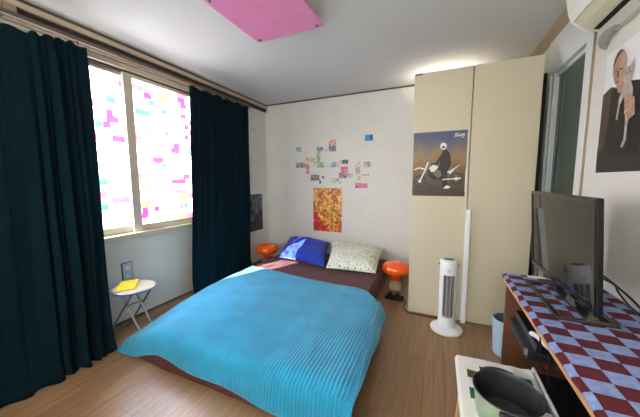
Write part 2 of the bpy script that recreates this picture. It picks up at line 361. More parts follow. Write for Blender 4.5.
link('door_glass', B().box(p0+.01, a0+.022, .12, p0+.02, a1-.17, DZ-.122), M['glassdark'], fr)
link('door_glass', B().box(p0+.016, a1-.17, .12, p0+.026, a1-.03, DZ-.122), M['glassblue'], fr)
link('door_stile', B().box(XR-.004, a1-.05, 0, XR+.018, a1-.028, DZ-.10), M['alu'], door, bevel=.003)

# ------------------------------------------------------------------ curtains
def curtain(name, label, y0t, y1t, y0b, y1b, xt, xb, zt, folds, seed, flat=0.):
    c = thing(name, label, 'curtain', (xt, (y0t+y1t)/2, 0), 'dark teal curtains on either side of the window')
    rnd = random.Random(seed); ph = [rnd.uniform(0, 6.28) for _ in range(6)]
    def fn(u, v):                       # v: 0 floor .. 1 top
        h = 1-v
        y = (y0b*(1-v)+y0t*v)*(1-u)+(y1b*(1-v)+y1t*v)*u
        ztop = zt-.05*min(1, max(0, (-2.42-y)/.36))
        z = .012+v*(ztop-.012)
        x = xt+(xb-xt)*h**.85
        w = 2*pi*folds*u+(2*pi*2.2*min(1, max(0, (u-.76)/.18)) if flat else 0)
        k = .020+.012*h
        fl = .20+1.0*exp(-((u-.86)/(.075+.10*h))**2) if flat else .8
        x += fl*k*.8*(sin(w+1.3*sin(w*.31+ph[5])+ph[0]+.6*sin(3*h+ph[1]))*(.65+.5*sin(w*.43+ph[4]))+.45*sin(1.7*w+ph[2]+h)+.2*sin(4.1*w+ph[3])*v)
        x += .010*sin(7*u*folds/3+9*h+ph[4])*h
        y += .012*sin(w+ph[5])*(.3+h)
        if v > .965: x = xt+.6*(x-xt)
        if v < .06: x += (.06-v)*.5
        z += .010*sin(w*1.0+ph[1])*max(0, 1-v*8)+.010*sin(w+ph[2])*(v > .99)
        return (max(x, .028), y, max(z, .006))
    bb = B().grid(fn, 240, 60)
    link('curtain_fabric', bb, M['teal'], c, smooth=True, solid=.004)
    n = int(folds*1.5)
    for i in range(n):
        y = y0t+(y1t-y0t)*(i+.5)/n
        if y < -2.44: continue
        link('curtain_hook', B().tube([(xt, y, zt-.004-.05*min(1, max(0, (-2.42-y)/.36))), (xt, y, 2.191)], .004, 6), M['dark'], c)
    return c
curtain('curtain', 'wide dark teal curtain hanging to the left of the window, nearest the camera', -3.62, -2.340, -3.68, -2.44, .125, .35, 2.165, 8.5, 3, .62)
curtain('curtain', 'dark teal curtain hanging to the right of the window, beside the wall corner', -1.47, -.56, -1.585, -.64, .115, .135, 2.178, 5.5, 11)
t = thing('curtain_rail', 'slim brown curtain rail under the wooden pelmet strip', 'curtain rail', (.115, -2, 2.19))
link('rail', B().box(.100, -3.7, 2.190, .130, -.52, 2.215), M['brown'], t, bevel=.002)
for y in (-3.3, -1.9, -.6): link('bracket', B().box(0.055, y-.01, 2.202, .12, y+.01, 2.222), M['brown'], t)
tag(link('wall_hook', B().tube([(0, -.375, 1.941), (.02, -.37, 1.942), (.022, -.27, 1.94)], .0035, 8), M['brown'], loc=(0, -.375, 1.94), smooth=True), 'thin brown hook rod on the wall beside the right curtain', 'hook')

# outlet on the left wall
t = thing('wall_outlet', 'steel wall socket plate above the stool under the window', 'socket', (0, -2.13, .436))
link('plate_edge', B().box(0, -2.172, .352, .006, -2.082, .520), M['plateedge'], t, bevel=.002)
link('plate', B().box(.006, -2.166, .358, .010, -2.088, .514), M['plate'], t, bevel=.002)
for z in (.40, .47): link('socket', B().lathe([(0, 0), (.014, 0), (.014, .003), (0, .003)], (.010, -2.127, z), 20, rot=Matrix.Rotation(pi/2, 3, 'Y')), M['white'], t)

# ------------------------------------------------------------------ bed
BX0, BX1, BY0, BY1, BZ = .46, 1.89, -2.40, -.10, .20
def sagf(X, Y): return .105*max(0, 1-hypot(max(X, 0)/.34, max(Y, 0)/.75))**1.25
def rr_box(b, x0, y0, z0, x1, y1, z1, r):
    """soft box: superellipse plan with rounded top rim"""
    n = 96; prof = [(0, z0), (0, z1-r)]+[(r-r*cos(a), z1-r+r*sin(a)) for a in [pi/2*k/5 for k in range(1, 6)]]
    cx, cy, hx, hy = (x0+x1)/2, (y0+y1)/2, (x1-x0)/2, (y1-y0)/2
    vs = []; m = len(prof)
    rc = .09
    ring = []
    for k in range(n):
        a = 2*pi*k/n; ca, sa = cos(a), sin(a)
        e = .16
        ring.append((math.copysign(abs(ca)**e, ca), math.copysign(abs(sa)**e, sa)))
    for ux, uy in ring:
        for o, z in prof:
            vs.append((cx+ux*(hx-o), cy+uy*(hy-o), z))
    fs = [(k*m+i, ((k+1) % n)*m+i, ((k+1) % n)*m+i+1, k*m+i+1) for k in range(n) for i in range(m-1)]
    fs += [tuple(k*m+m-1 for k in range(n)), tuple(k*m for k in range(n))[::-1]]
    b.add(vs, fs)
bed = thing('mattress', 'low mattress on the floor under a maroon sheet', 'mattress', (1.25, -1.25, 0))
b = B(); rr_box(b, BX0+.09, BY0+.09, 0, BX1-.03, BY1-.03, BZ-.10, .04); link('mattress_core', b, M['linen'], bed, smooth=True)
def sheet_fn(u, v):
    # wraps the mattress: over the sides and top
    X = -.20+(BX1-BX0+.40)*u; Y = -.20+(BY1-BY0+.40)*v
    ex = max(0, -X, X-(BX1-BX0)); ey = max(0, -Y, Y-(BY1-BY0)); e = hypot(ex, ey)
    px = min(max(X, 0), BX1-BX0); py = min(max(Y, 0), BY1-BY0)
    sx = -1 if X < 0 else 1; sy = -1 if Y < 0 else 1
    out = .012*(1-exp(-e*30))+.05*e+(.35*max(0, e-.12) if Y < 0 else 0)
    z = BZ-max(0, e-.0)*.97
    nz = noise.noise(Vector((X*3, Y*3, 1)))*.006+noise.noise(Vector((X*9, Y*7, 4)))*.004
    rumple = .012*sin(X*26+3*sin(Y*9))*exp(-((e-.1)/.08)**2)
    if e > 0: px += sx*(ex/e)*(out+rumple); py += sy*(ey/e)*(out+rumple*.6)
    soft = .012*exp(-min(X if X > 0 else 0, BX1-BX0-X if X < BX1-BX0 else 0, Y if Y > 0 else 0, (BY1-BY0-Y) if Y < BY1-BY0 else 0)/.02)
    z -= sagf(X, Y)*max(0, 1-e/.15)
    kc = .055*exp(-(X*X+Y*Y)/.05); px += kc; py += kc
    return (BX0+px, BY0+py, max(.006, z-soft*(e == 0)+nz*(1 if e == 0 else .3)))
b = B().grid(sheet_fn, 130, 170); link('fitted_sheet', b, M['sheet'], bed, smooth=True, solid=.004)

# turquoise ribbed blanket
TZ = BZ+.022
def top_y(x):                                     # head edge of the blanket across the bed
    t_ = (x-BX0)/(BX1-BX0)
    return -1.03-.17*min(1, max(0, t_)*1.25)**.8-.06*max(0, t_-.8)*5*0
RIB = .0195
def blanket_fn(u, v, ribs=True):
    XL, XRt = -.165, (BX1-BX0)+.245
    X = XL+(XRt-XL)*u
    W_ = BX1-BX0
    Yh = top_y(BX0+X)-BY0; YF = -.135-.05*min(1, max(0, (X-.3)/1.2))
    if X > W_-.10: Yh -= (X-(W_-.10))**1.5*1.2
    Y = YF+(Yh-YF)*v
    bx1 = W_+.125+.115*max(0, min(1, 1-Y/1.15))                                    # blanket spreads past the mattress edge on the right
    ex = max(0, -X-.0, X-bx1); ey = max(0, -Y); e = hypot(ex, ey)
    sx = -1 if X < 0 else 1
    px = min(max(X, 0), bx1); py = max(Y, 0)
    fl = .026*(1-exp(-e*25))+(.16 if sx > 0 and ex > 0 else .10)*e
    if ex > 0 and ey > 0: fl += .18*min(ex, ey)
    if sx > 0 and ex > 0: fl += .25*ex
    wv = .010*sin(Y*13+1)*min(1, ex*8)+.009*sin(X*11+.7)*min(1, ey*8)
    if e > 0: px += sx*(ex/e)*(fl+wv); py -= (ey/e)*(fl+wv)+.03*min(1, max(0, (X-.3)/1.2))*(ey > 0)
    z = TZ-e*.98
    if ex > 0 and sx < 0: z += .35*ex*max(0, 1-Y/.7); px -= .25*ex*max(0, 1-max(Y, 0)/.7)
    # roll-off at the edges
    dl = X if X > 0 else 0; dr = bx1-X if X < bx1 else 0; df = Y if Y > 0 else 0
    if e == 0: z -= .016*exp(-min(dl, dr, df)/.022)
    else: z -= .016
    z -= .030*max(0, 1-max(dr, 0)/.16)**2*(e == 0)
    # sag towards the near left corner
    z -= sagf(X, Y)
    # soft undulation and a few creases
    n1 = noise.noise(Vector((X*2.1, Y*1.7, 3)))*.010+noise.noise(Vector((X*6, Y*4.5, 8)))*.004
    z += n1*(1 if e == 0 else .3)
    cr = .010*exp(-((Y-1.02-.25*(X-1.2))/.035)**2)*exp(-((X-1.25)/.18)**2)+.009*exp(-((Y-1.16-.1*(X-1.45))/.03)**2)*exp(-((X-1.5)/.16)**2)
    cr += .012*exp(-((X-1.30+.35*(Y-.35))/.035)**2)*exp(-((Y-.3)/.16)**2)
    z += cr
    if ribs:
        rs = .0056*(.5+.5*cos(2*pi*(X+.05*noise.noise(Vector((X*1.4, Y*1.2, 5))))/RIB))
        lo = .35+.65*min(1, max(0, .5+1.6*(X-.35)))   # pile is brushed flat towards the left side
        rs *= lo
        if e == 0: z += rs
        else: px += sx*(ex/e)*rs*.8; py -= (ey/e)*rs*.8; z += rs*.2
    zmin = .010+.004*sin(X*30)+.003*sin(Y*25)
    if z < zmin:
        over = zmin-z; z = zmin
        if e > 0: px += sx*(ex/e)*over*.35; py -= (ey/e)*over*.35
    return (BX0+px, BY0+py, z)
blk = thing('blanket', 'turquoise ribbed fleece blanket spread over the low bed', 'blanket', (1.25, -1.75, 0))
b = B().grid(blanket_fn, 760, 120); link('blanket_fabric', b, M['blanket'], blk, smooth=True, solid=.006)
hem = [Vector(blanket_fn(u, 0, False)) for u in [i/120 for i in range(121)]]
link('blanket_hem', B().tube([h+Vector((0, 0, .002)) for h in hem], .0055, 6), M['blanket'], blk, smooth=True)

def pillow(name, label, mt, corners, thick, seed, uvs=1.):
    """corners: TL, TR, BR, BL centres-of-edge points in space"""
    TL, TR, BR, BL = [Vector(c) for c in corners]
    nrm = (TR-TL).cross(TL-BL).normalized();  nrm = nrm if nrm.z > 0 else -nrm
    c = (TL+TR+BR+BL)/4
    def fn(side):
        def g(u, v):
            a, b_ = 2*u-1, 2*v-1
            pinch = .05
            aa = a*(1-pinch*(1-b_*b_)); bb_ = b_*(1-pinch*(1-a*a))
            uu, vv = (aa+1)/2, (bb_+1)/2
            p = (BL*(1-uu)+BR*uu)*(1-vv)+(TL*(1-uu)+TR*uu)*vv
            h = thick*((1-a**4)*(1-b_**4))**.55
            h *= 1+.26*noise.noise(Vector((u*3+seed, v*3, seed)))+.05*noise.noise(Vector((u*9, v*9, seed)))
            return p+nrm*h*side*(1 if side > 0 else .55)+nrm*.004*noise.noise(Vector((u*14, v*14, seed)))
        return g
    b = B(); b.grid(fn(1), 44, 40, lambda u, v: (u*uvs, v*uvs)); b.grid(fn(-1), 44, 40, lambda u, v: (u*uvs, v*uvs))
    t = thing(name, label, 'pillow', (c.x, c.y, c.z-.1)); o = link('pillow_case', b, mt, t, smooth=True)
    w_ = o.modifiers.new('weld', 'WELD'); w_.merge_threshold = .0006
    pts = []
    for k in range(4):
        for i in range(20):
            s_ = i/20; u, v = [(s_, 0), (1, s_), (1-s_, 1), (0, 1-s_)][k]; pts.append(fn(1)(u, v))
    link('piping', B().tube(pts, .004, 6, closed=True), mt, t, smooth=True)
pillow('pillow', 'royal blue pillow at the head of the bed, beside the floral one', M['blue'], [(.47, -.12, .385), (1.09, -.10, .350), (1.295, -.80, .245), (.60, -.67, .245)], .09, 2)
pillow('pillow', 'white pillow sprinkled with tiny dark sprigs, right of the blue one', M['floral'], [(1.135, -.11, .360), (1.84, -.11, .340), (1.88, -.78, .242), (1.335, -.82, .242)], .095, 5)

# mushroom lamps either side of the bed
def lamp(label, c, z0, R, hs=1.):
    t = thing('mushroom_lamp', label, 'lamp', (c[0], c[1], z0), 'orange mushroom lamps beside the bed')
    zb_ = -z0 if z0 < .05 else 0
    link('lamp_base', B().lathe([(0, zb_), (R*.44, zb_), (R*.44, .03), (R*.33, .055), (R*.28, .06), (0, .06)], (c[0], c[1], z0), 32), M['beige'], t, smooth=True)
    link('stem', B().lathe([(0, .06), (R*.28, .06), (R*.24, .11), (R*.33, .165), (0, .165)], (c[0], c[1], z0), 32), M['orange2'], t, smooth=True)
    pr = [(R*.30, .150), (R*.86, .152), (R*.95, .165), (R, .188), (R*.98, .212), (R*.88, .240), (R*.68, .262), (R*.42, .272), (R*.22, .270), (R*.14, .262), (0, .258)]
    shd = link('lamp_shade', B().lathe(pr, (c[0], c[1], z0), 48), M['orange'], t, smooth=True)
    sb_ = link('shade_button', B().lathe([(0, .255), (R*.10, .258), (R*.10, .266), (0, .268)], (c[0], c[1], z0), 20), M['orange2'], shd, smooth=True)

# wardrobe
t = thing('wardrobe', 'tall cream two-door wardrobe standing near the right corner', 'wardrobe', (2.67, -.5, 0))
X0, X1, YF, TZW = 2.237, 3.118, -1.024, 2.107
b = B(); b.box(X0, YF+.022, .0, X0+.018, -.05, TZW); b.box(X1-.018, YF+.022, .0, X1, -.05, TZW); b.box(X0+.018, YF+.022, TZW-.018, X1-.018, -.05, TZW); b.box(X0+.018, YF+.022, .0, X1-.018, -.05, .018); b.box(X0+.018, -.06, .018, X1-.018, -.05, TZW-.018)
link('wardrobe_body', b, M['ward'], t)
link('plinth_gap', B().box(X0+.01, YF+.03, 0, X1-.01, YF+.05, .02), M['wardedge'], t)
XS = 2.676
link('door', B().box(X0, YF, .012, XS-.003, YF+.02, TZW), M['ward'], t, bevel=.0025)
link('door', B().box(XS+.003, YF, .012, X1, YF+.02, TZW), M['ward'], t, bevel=.0025)
link('brand_tag', B().box(X0+.006, YF-.001, TZW-.016, X0+.062, YF, TZW-.004), M['wardedge'], t)
tag(link('white_strip', B().box(2.668, YF-.026, .0, 2.704, YF-.002, .972), M['white'], loc=(2.686, YF-.016, 0), bevel=.004), 'narrow white strip standing upright against the wardrobe seam', 'strip')
tag(link('folded_board', B().box(3.196, -.712, 0, 3.232, -.50, 2.07), M['darkbag'], loc=(3.214, -.6, 0), bevel=.006), 'dark narrow board standing upright against the wall between wardrobe and glass door', 'board')

lamp('glossy orange mushroom lamp right of the bed, partly hidden by the wardrobe', (2.05, -.50), .035, .155)
tag(link('storage_box', B().box(.15, -.58, 0, .42, -.34, .07), M['darkbag'], loc=(.285, -.46, 0), bevel=.006), 'flat dark box on the floor under the lamp left of the bed', 'box')
lamp('glossy orange mushroom lamp left of the bed, beside the right-hand curtain', (.285, -.46), .07, .155)
t = thing('power_strip', 'black power strip on the floor below the right-hand orange lamp', 'power strip', (2.06, -.74, 0))
link('strip_body', B().box(1.99, -.83, 0, 2.17, -.76, .035), M['black'], t, bevel=.006)
link('plug', B().box(2.02, -.825, .035, 2.06, -.775, .07), M['black'], t, bevel=.008); link('plug', B().box(2.09, -.825, .035, 2.13, -.775, .065), M['black'], t, bevel=.008)
tag(link('power_cable', B().tube(smoothpath([(2.17, -.79, .012), (2.20, -.84, .008), (2.19, -.95, .006), (2.23, -1.035, .005), (2.31, -1.05, .005), (2.42, -1.06, .005), (2.5, -1.045, .005)]), .005, 8), M['cable'], loc=(2.2, -.9, 0), smooth=True), 'black cable on the floor running along the foot of the wardrobe', 'cable')

# ------------------------------------------------------------------ stool with yellow towel
SX, SY, SZ = .312, -2.262, .41
t = thing('folding_stool', 'round folding stool with cream seat and chrome legs under the window', 'stool', (SX, SY, 0))
link('seat', B().lathe([(0, SZ-.022), (.132, SZ-.022), (.139, SZ-.012), (.136, SZ-.004), (.120, SZ), (0, SZ+.002)], (SX, SY, 0), 48), M['cream'], t, smooth=True)
link('seat_rim', B().lathe([(.136, SZ-.026), (.146, SZ-.024), (.147, SZ-.010), (.139, SZ-.006), (.136, SZ-.026)], (SX, SY, 0), 48, cap=False), M['chrome'], t, smooth=True)
R_ = .0085
yA = (SY-.070, SY+.085)
for y in yA: link('leg', B().tube([(SX-.235, y, .012), (SX+.085, y, SZ-.028)], R_, 10), M['chrome'], t, smooth=True)
link('foot_bar', B().tube([(SX-.235, yA[0]-.01, .010), (SX-.235, yA[1]+.01, .010)], R_, 10), M['chrome'], t, smooth=True)
yB = (SY-.055, SY+.045)
for y in yB: link('leg', B().tube([(SX+.11, y+.03, .012), (SX-.10, y, SZ-.028)], R_, 10), M['chrome'], t, smooth=True)
link('foot_bar', B().tube([(SX+.11, yB[0]+.02, .010), (SX+.11, yB[1]+.04, .010)], R_, 10), M['chrome'], t, smooth=True)
link('pivot', B().tube([(SX-.01, yA[0]-.012, .265), (SX-.01, yA[1]+.012, .265)], .005, 8), M['steel'], t, smooth=True)
def towel(u, v):
    a, b_ = 2*u-1, 2*v-1
    an = radians(-40); x = a*.112; y = b_*.066
    x2 = x*cos(an)-y*sin(an); y2 = x*sin(an)+y*cos(an)
    h = .014*((1-a**6)*(1-b_**6))**.35
    return (SX-.040+x2, SY-.022+y2, SZ+.003+h*(1+.25*noise.noise(Vector((u*4, v*4, 2)))))
def towel_b(u, v):
    p = towel(u, v); return (p[0], p[1], SZ+.0025)
b = B(); b.grid(towel, 30, 24); b.grid(towel_b, 30, 24)
tag(link('folded_towel', b, M['yellow'], loc=(SX-.03, SY-.02, SZ), smooth=True), 'folded yellow towel lying on the round stool', 'towel')

# ------------------------------------------------------------------ tower heater
HX, HY = 2.554, -1.200
t = thing('tower_heater', 'white cylindrical tower heater with grille before the wardrobe', 'heater', (HX, HY, 0))
link('heater_base', B().lathe([(0, 0), (.118, 0), (.122, .008), (.118, .018), (.09, .026), (.070, .034), (0, .034)], (HX, HY, 0), 48), M['white'], t, smooth=True)
# shell: open-fronted column
def arc_col(b, r0, r1, z0, z1, a0, a1, n=30):
    vs = []; fs = []
    for k in range(n+1):
        a = a0+(a1-a0)*k/n
        for r, z in ((r0, z0), (r1, z0), (r1, z1), (r0, z1)): vs.append((HX+r*cos(a), HY+r*sin(a), z))
    for k in range(n):
        for i in range(4): fs.append((k*4+i, (k+1)*4+i, (k+1)*4+(i+1) % 4, k*4+(i+1) % 4))
    fs += [(0, 1, 2, 3), tuple(n*4+i for i in (3, 2, 1, 0))]
    b.add(vs, fs)
fa = -pi/2+.12; hw = .74
b = B(); b.lathe([(0, .034), (.066, .034), (.064, .125), (0, .125)], (HX, HY, 0), 40); b.lathe([(0, .47), (.064, .47), (.066, .565), (.060, .585), (.050, .588), (0, .588)], (HX, HY, 0), 40)
arc_col(b, .054, .064, .12, .475, fa+hw, fa+2*pi-hw, 44)
link('heater_shell', b, M['white'], t, smooth=True)
b = B(); arc_col(b, .028, .032, .125, .47, 0, 2*pi*.999, 30); link('reflector', b, M['heatdark'], t, smooth=True)
for dx in (-.014, .014): link('heating_tube', B().tube([(HX+dx+.004, HY-.040, .14), (HX+dx+.004, HY-.040, .455)], .0055, 10), M['linen'], t, smooth=True)
b = B()
for k in range(15):
    a = fa-hw+2*hw*(k+.5)/15; b.tube([(HX+.059*cos(a), HY+.059*sin(a), .122), (HX+.059*cos(a), HY+.059*sin(a), .473)], .0012, 5)
for z in [.125+.345*k/9 for k in range(10)]: b.tube([(HX+.060*cos(fa-hw+2*hw*k/12), HY+.060*sin(fa-hw+2*hw*k/12), z) for k in range(13)], .0012, 5)
link('grille', b, M['grille'], t)
tv_ = link('top_vent', B().lathe([(0, .588), (.040, .588), (.036, .5905), (0, .5905)], (HX, HY, 0), 32, sx=1, sy=.75), M['darkslate'], t, smooth=True)
b = B()
for k in range(3): link('button', B().lathe([(0, .5905), (.005, .5905), (.004, .593), (0, .593)], (HX-.016+.016*k, HY-.004, 0), 12), M['silver'], tv_)

for s_ in (-1, 1): link('handle_stub', B().tube([(HX+s_*.062, HY, .545), (HX+s_*.074, HY, .545)], .008, 12), M['darkslate'], t, smooth=True)
b = B(); b.cur = 0
for k, wd in enumerate((.026, .018)):
    b.box(HX-.004-wd/2+.004, HY-.0668, .515-.012*k, HX-.004+wd/2+.004, HY-.0655, .518-.012*k)
link('maker_mark', b, M['steel'], t)

# waste bin
t = thing('waste_bin', 'pale blue plastic bin between wardrobe and desk', 'bin', (2.915, -1.36, 0))
c = (2.945, -1.37, 0)
link('bin_body', B().lathe([(0, 0), (.092, 0), (.104, .240), (.108, .242), (.109, .255), (.100, .255), (.096, .240), (.086, .012), (0, .012)], c, 40), M['bin'], t, smooth=True)
link('bin_liner', B().lathe([(0, .014), (.085, .014), (.098, .248), (.095, .248), (.082, .018), (0, .018)], c, 40), M['bingrey'], t, smooth=True)

# ------------------------------------------------------------------ desk under the television
TX0, TY0, TY1, TT = 2.825, -3.12, -1.70, .665
t = thing('tv_desk', 'narrow brown wooden desk against the right wall carrying the television', 'desk', (3.03, -2.4, 0))
b = B(); b.box(TX0+.002, TY0, TT-.022, XR-.004, TY1, TT); link('desktop', b, M['wood'], t, bevel=.002)
link('desktop_edge', B().box(TX0, TY0, TT-.036, TX0+.004, TY1, TT), M['woodlight'], t)
link('side_panel', B().box(TX0+.012, TY1-.024, 0, XR-.01, TY1-.004, TT-.022), M['wood'], t, bevel=.001)
link('side_panel', B().box(TX0+.012, TY0+.004, 0, XR-.01, TY0+.024, TT-.022), M['wood'], t, bevel=.001)
link('shelf', B().box(TX0+.035, -2.07, .385, XR-.01, TY1-.024, .40), M['dgrey'], t)
link('shelf_bracket', B().box(XR-.05, -2.085, 0, XR-.03, -2.065, .385), M['dgrey'], t)
link('back_panel', B().box(XR-.018, TY0+.024, .02, XR-.01, TY1-.024, TT-.022), M['wood'], t)

# check cloth over the desk: top and a short turn over the front and far edges
def cloth_fn(u, v):
    Lx = XR-.012-TX0; X = -.034+(Lx+.034)*u; Y = (TY0-.0)+(TY1-TY0+.02)*v
    wob = .0025*sin(Y*38)+.002*noise.noise(Vector((X*10, Y*10, 0)))
    z = TT+.006+.003*noise.noise(Vector((X*9, Y*9, 3)))
    x = TX0+X; y = Y
    if X < .012:
        k = (.012-X)/.046; x = TX0+.012-.018*min(1, k*1.6); z -= .013*k**1.3; x -= wob*.6
        z += .0015*sin(Y*31+1)*k
    if Y > TY1: z -= (Y-TY1)*.8; y = TY1+(Y-TY1)*.5+.004
    return (x, y, z)
b = B().grid(cloth_fn, 60, 220, lambda u, v: (10+u*(XR-.012-TX0+.034)+.02, 10+v*(TY1-TY0+.02)+.037))
tag(link('checked_cloth', b, M['check'], loc=(3.03, -2.4, TT), smooth=True, solid=.004), 'wine red and pale blue checked cloth covering the desk', 'cloth')
ZC = TT+.011

# television
al, ta = radians(-.4), radians(4.0); LW = .635; zb, zt = .765, 1.157
Bv = Vector((2.941, -2.389, .765)); dirn = Vector((sin(al), cos(al), 0)); nv_ = Vector((-cos(al), sin(al), 0))
upv = Vector((0, 0, 1))*cos(ta)+nv_*sin(ta); nrm_ = nv_*cos(ta)-Vector((0, 0, 1))*sin(ta)
def tvp(a, d, z): p = Bv+dirn*a-nrm_*d+upv*(z-zb); return (p.x, p.y, p.z)
def tbox(b, a0, a1, d0, d1, z0, z1):
    vs = [tvp(a, d, z) for a in (a0, a1) for d in (d0, d1) for z in (z0, z1)]
    return b.add(vs, [(0, 1, 3, 2), (4, 6, 7, 5), (0, 4, 5, 1), (2, 3, 7, 6), (0, 2, 6, 4), (1, 5, 7, 3)])
t = thing('television', 'black flat screen television on a smoky frame stand', 'television', (3.01, -1.83, ZC))
b = B(); tbox(b, 0, LW, .006, .024, zb, zt); tbox(b, .12, LW-.12, .024, .052, zb+.03, zt-.14); link('tv_body', b, M['black'], t, bevel=.004)
b = B(); bz = .014
tbox(b, 0, LW, 0, .008, zt-bz, zt); tbox(b, 0, LW, 0, .008, zb, zb+.020); tbox(b, 0, bz, 0, .008, zb+.02, zt-bz); tbox(b, LW-bz, LW, 0, .008, zb+.02, zt-bz)
bzl = link('tv_bezel', b, M['blackgloss'], t, bevel=.002)
link('screen', tbox(B(), bz, LW-bz, .0035, .006, zb+.02, zt-bz), M['screen'], bzl)
b = B()
for (x0, y0, x1, y1) in ((2.893, -2.245, 2.915, -1.80), (2.915, -2.245, 3.06, -2.222), (2.915, -1.823, 3.06, -1.80), (3.06, -2.245, 3.08, -1.80), (2.99, -2.222, 3.035, -1.823)):
    b.box(x0, y0, ZC, x1, y1, ZC+.010)
link('stand_foot', b, [M['olive']], t, bevel=.003)
for y in (-2.15, -1.95): link('stand_neck', B().prism([(2.992, y, ZC+.009), (3.03, y, ZC+.009), (2.985, y, .85), (2.962, y, .85)], (0, .02, 0)), M['blackgloss'], t)
b = B().tube(smoothpath([(3.10, -2.02, .80), (3.17, -1.98, .76), (3.20, -1.95, .72), (3.215, -2.0, ZC+.006), (3.2, -2.12, ZC+.004)]), .004, 8)
tag(link('tv_cable', b, M['cable'], loc=(3.17, -2, ZC), smooth=True), 'short black cable looping down behind the television', 'cable')
b = B().tube(smoothpath([(3.10, -1.88, .82), (3.18, -1.87, .765), (3.21, -2.0, .722), (3.215, -2.12, .690), (3.214, -2.3, ZC+.005), (3.2, -2.5, ZC+.005)]), .0045, 8)
tag(link('aerial_cable', b, M['cable'], loc=(3.2, -2.1, ZC), smooth=True), 'long black cable running along the wall towards the camera behind the television', 'cable')
tag(link('paper_scrap', B().box(2.93, -1.735, ZC, 3.01, -1.715, ZC+.004), M['linen'], loc=(2.97, -1.72, ZC)), 'small white paper slip at the far edge of the checked cloth', 'paper')

# devices on the shelf
t = thing('media_player', 'dark grey flat media player with silver front edge under the desk', 'media player', (2.98, -1.93, .40))
link('player_body', B().box(2.858, -2.065, .402, 3.12, -1.76, .44), M['dgrey'], t, bevel=.004)
link('player_front', B().box(2.852, -2.067, .404, 2.858, -1.758, .436), M['dgrey'], t, bevel=.001); link('silver_corner', B().box(2.851, -2.069, .406, 2.862, -2.060, .436), M['silver'], t)
for y in (-2.05, -1.81): link('foot', B().box(2.88, y-.01, .40, 2.90, y+.01, .402), M['black'], t)
t = thing('set_top_box', 'black set-top box stacked on the grey player under the desk', 'set-top box', (3.0, -1.93, .44))
link('box_body', B().box(2.887, -2.10, .442, 3.13, -1.735, .478), M['black'], t, bevel=.004)
link('box_front', B().box(2.882, -2.09, .446, 2.887, -1.745, .474), M['steel'], t)
t = thing('game_controller', 'white game controller lying on the black box under the desk', 'controller', (2.93, -2.08, .478))
b = B()
cp = [(2.90, -2.03, .495), (2.915, -2.06, .50), (2.93, -2.09, .50), (2.925, -2.125, .495)]
b.tube(smoothpath([(2.885, -2.02, .492), (2.895, -2.05, .498), (2.905, -2.085, .500), (2.915, -2.12, .494)]), [.012]*25, 10)
link('controller_body', b, M['white'], t, smooth=True)
link('grip', B().tube([(2.885, -2.02, .490), (2.93, -2.01, .486)], [.012, .010], 10), M['white'], t, smooth=True); link('grip', B().tube([(2.915, -2.12, .492), (2.96, -2.115, .486)], [.012, .010], 10), M['white'], t, smooth=True)
for i, (y, l) in enumerate(((-2.19, 'dark cable hanging below the desk edge, the farther of two'), (-2.285, 'dark cable hanging below the desk edge, the nearer of two'))):
    b = B().tube(smoothpath([(2.862, y, TT-.026), (2.858, y-.02, .60), (2.862, y-.03, .52), (2.874, y+.0, .44), (2.90, y+.01, .41)]), .003, 6)
    tag(link('hanging_cable', b, M['cable'], loc=(2.86, y, .4), smooth=True), l, 'cable', 'cables hanging from the desk')
# low black cabinet with a white front edge under the desk
t = thing('low_cabinet', 'low black cabinet with a white top edge under the desk, right of the pot', 'cabinet', (3.06, -2.66, 0))
link('cabinet_body', B().box(2.889, -3.08, 0, 3.20, -2.12, .345), M['black'], t, bevel=.002)
link('cabinet_top', B().box(2.887, -3.08, .345, 3.205, -2.115, .358), M['black'], t, bevel=.002)
link('white_edge', B().box(2.877, -3.08, .337, 2.887, -2.085, .363), M['white'], t, bevel=.001)
link('door', B().box(2.8815, -2.60, .01, 2.889, -2.14, .335), M['black'], t); link('door', B().box(2.8815, -3.07, .01, 2.889, -2.61, .335), M['black'], t)
t = thing('cable_box', 'black box with cables lying on the low cabinet under the desk', 'box', (3.05, -2.48, .355))
link('box_body', B().box(2.98, -2.62, .359, 3.15, -2.36, .42), M['black'], t, bevel=.006)
link('silver_clip', B().box(2.972, -2.52, .385, 2.98, -2.47, .395), M['silver'], t)

# ------------------------------------------------------------------ small table with cloth and pot
QX0, QX1, QY0, QY1, QZ = 2.566, 2.866, -2.78, -2.115, .355
t = thing('side_table', 'small low table with pale wooden legs before the desk', 'table', (2.72, -2.45, 0))
link('tabletop', B().box(QX0+.006, QY0, QZ-.02, QX1-.004, QY1-.006, QZ-.003), M['legwood'], t, bevel=.003)
for (x, y, dx, dy) in ((QX0+.03, QY1-.10, -.028, -.01), (QX1-.05, QY1-.10, .02, .03), (QX0+.03, QY0+.08, -.03, -.03), (QX1-.05, QY0+.08, .02, -.03)):
    link('leg', B().tube([(x+dx, y+dy, 0), (x, y, QZ-.02)], [.011, .015], 12), M['legwood'], t, smooth=True)
def cl(u, v):
    X = -.012+(QX1-QX0+.014)*u; Y = -.0+(QY1+.010-QY0)*v
    z = QZ+.001+.003*(1+noise.noise(Vector((X*16, Y*13, 2))))
    x = QX0+X; y = QY0+Y
    if Y > QY1-QY0-.12: z += .011*max(0, noise.noise(Vector((X*19, Y*15, 7))))*(1 if X > .06 else .3)
    if X < .004: z -= (.004-X)*1.2; x = QX0+.004-(.004-X)*.55
    if Y > QY1-QY0: z -= (Y-(QY1-QY0))*1.3; y = QY1+(Y-(QY1-QY0))*.4
    return (x, y, z)
b = B(); nu, nv = 64, 130; b.grid(cl, nu, nv)
patches = [(2.612, -2.235, 2.652, -2.19, 2), (2.600, -2.222, 2.640, -2.176, 1)]
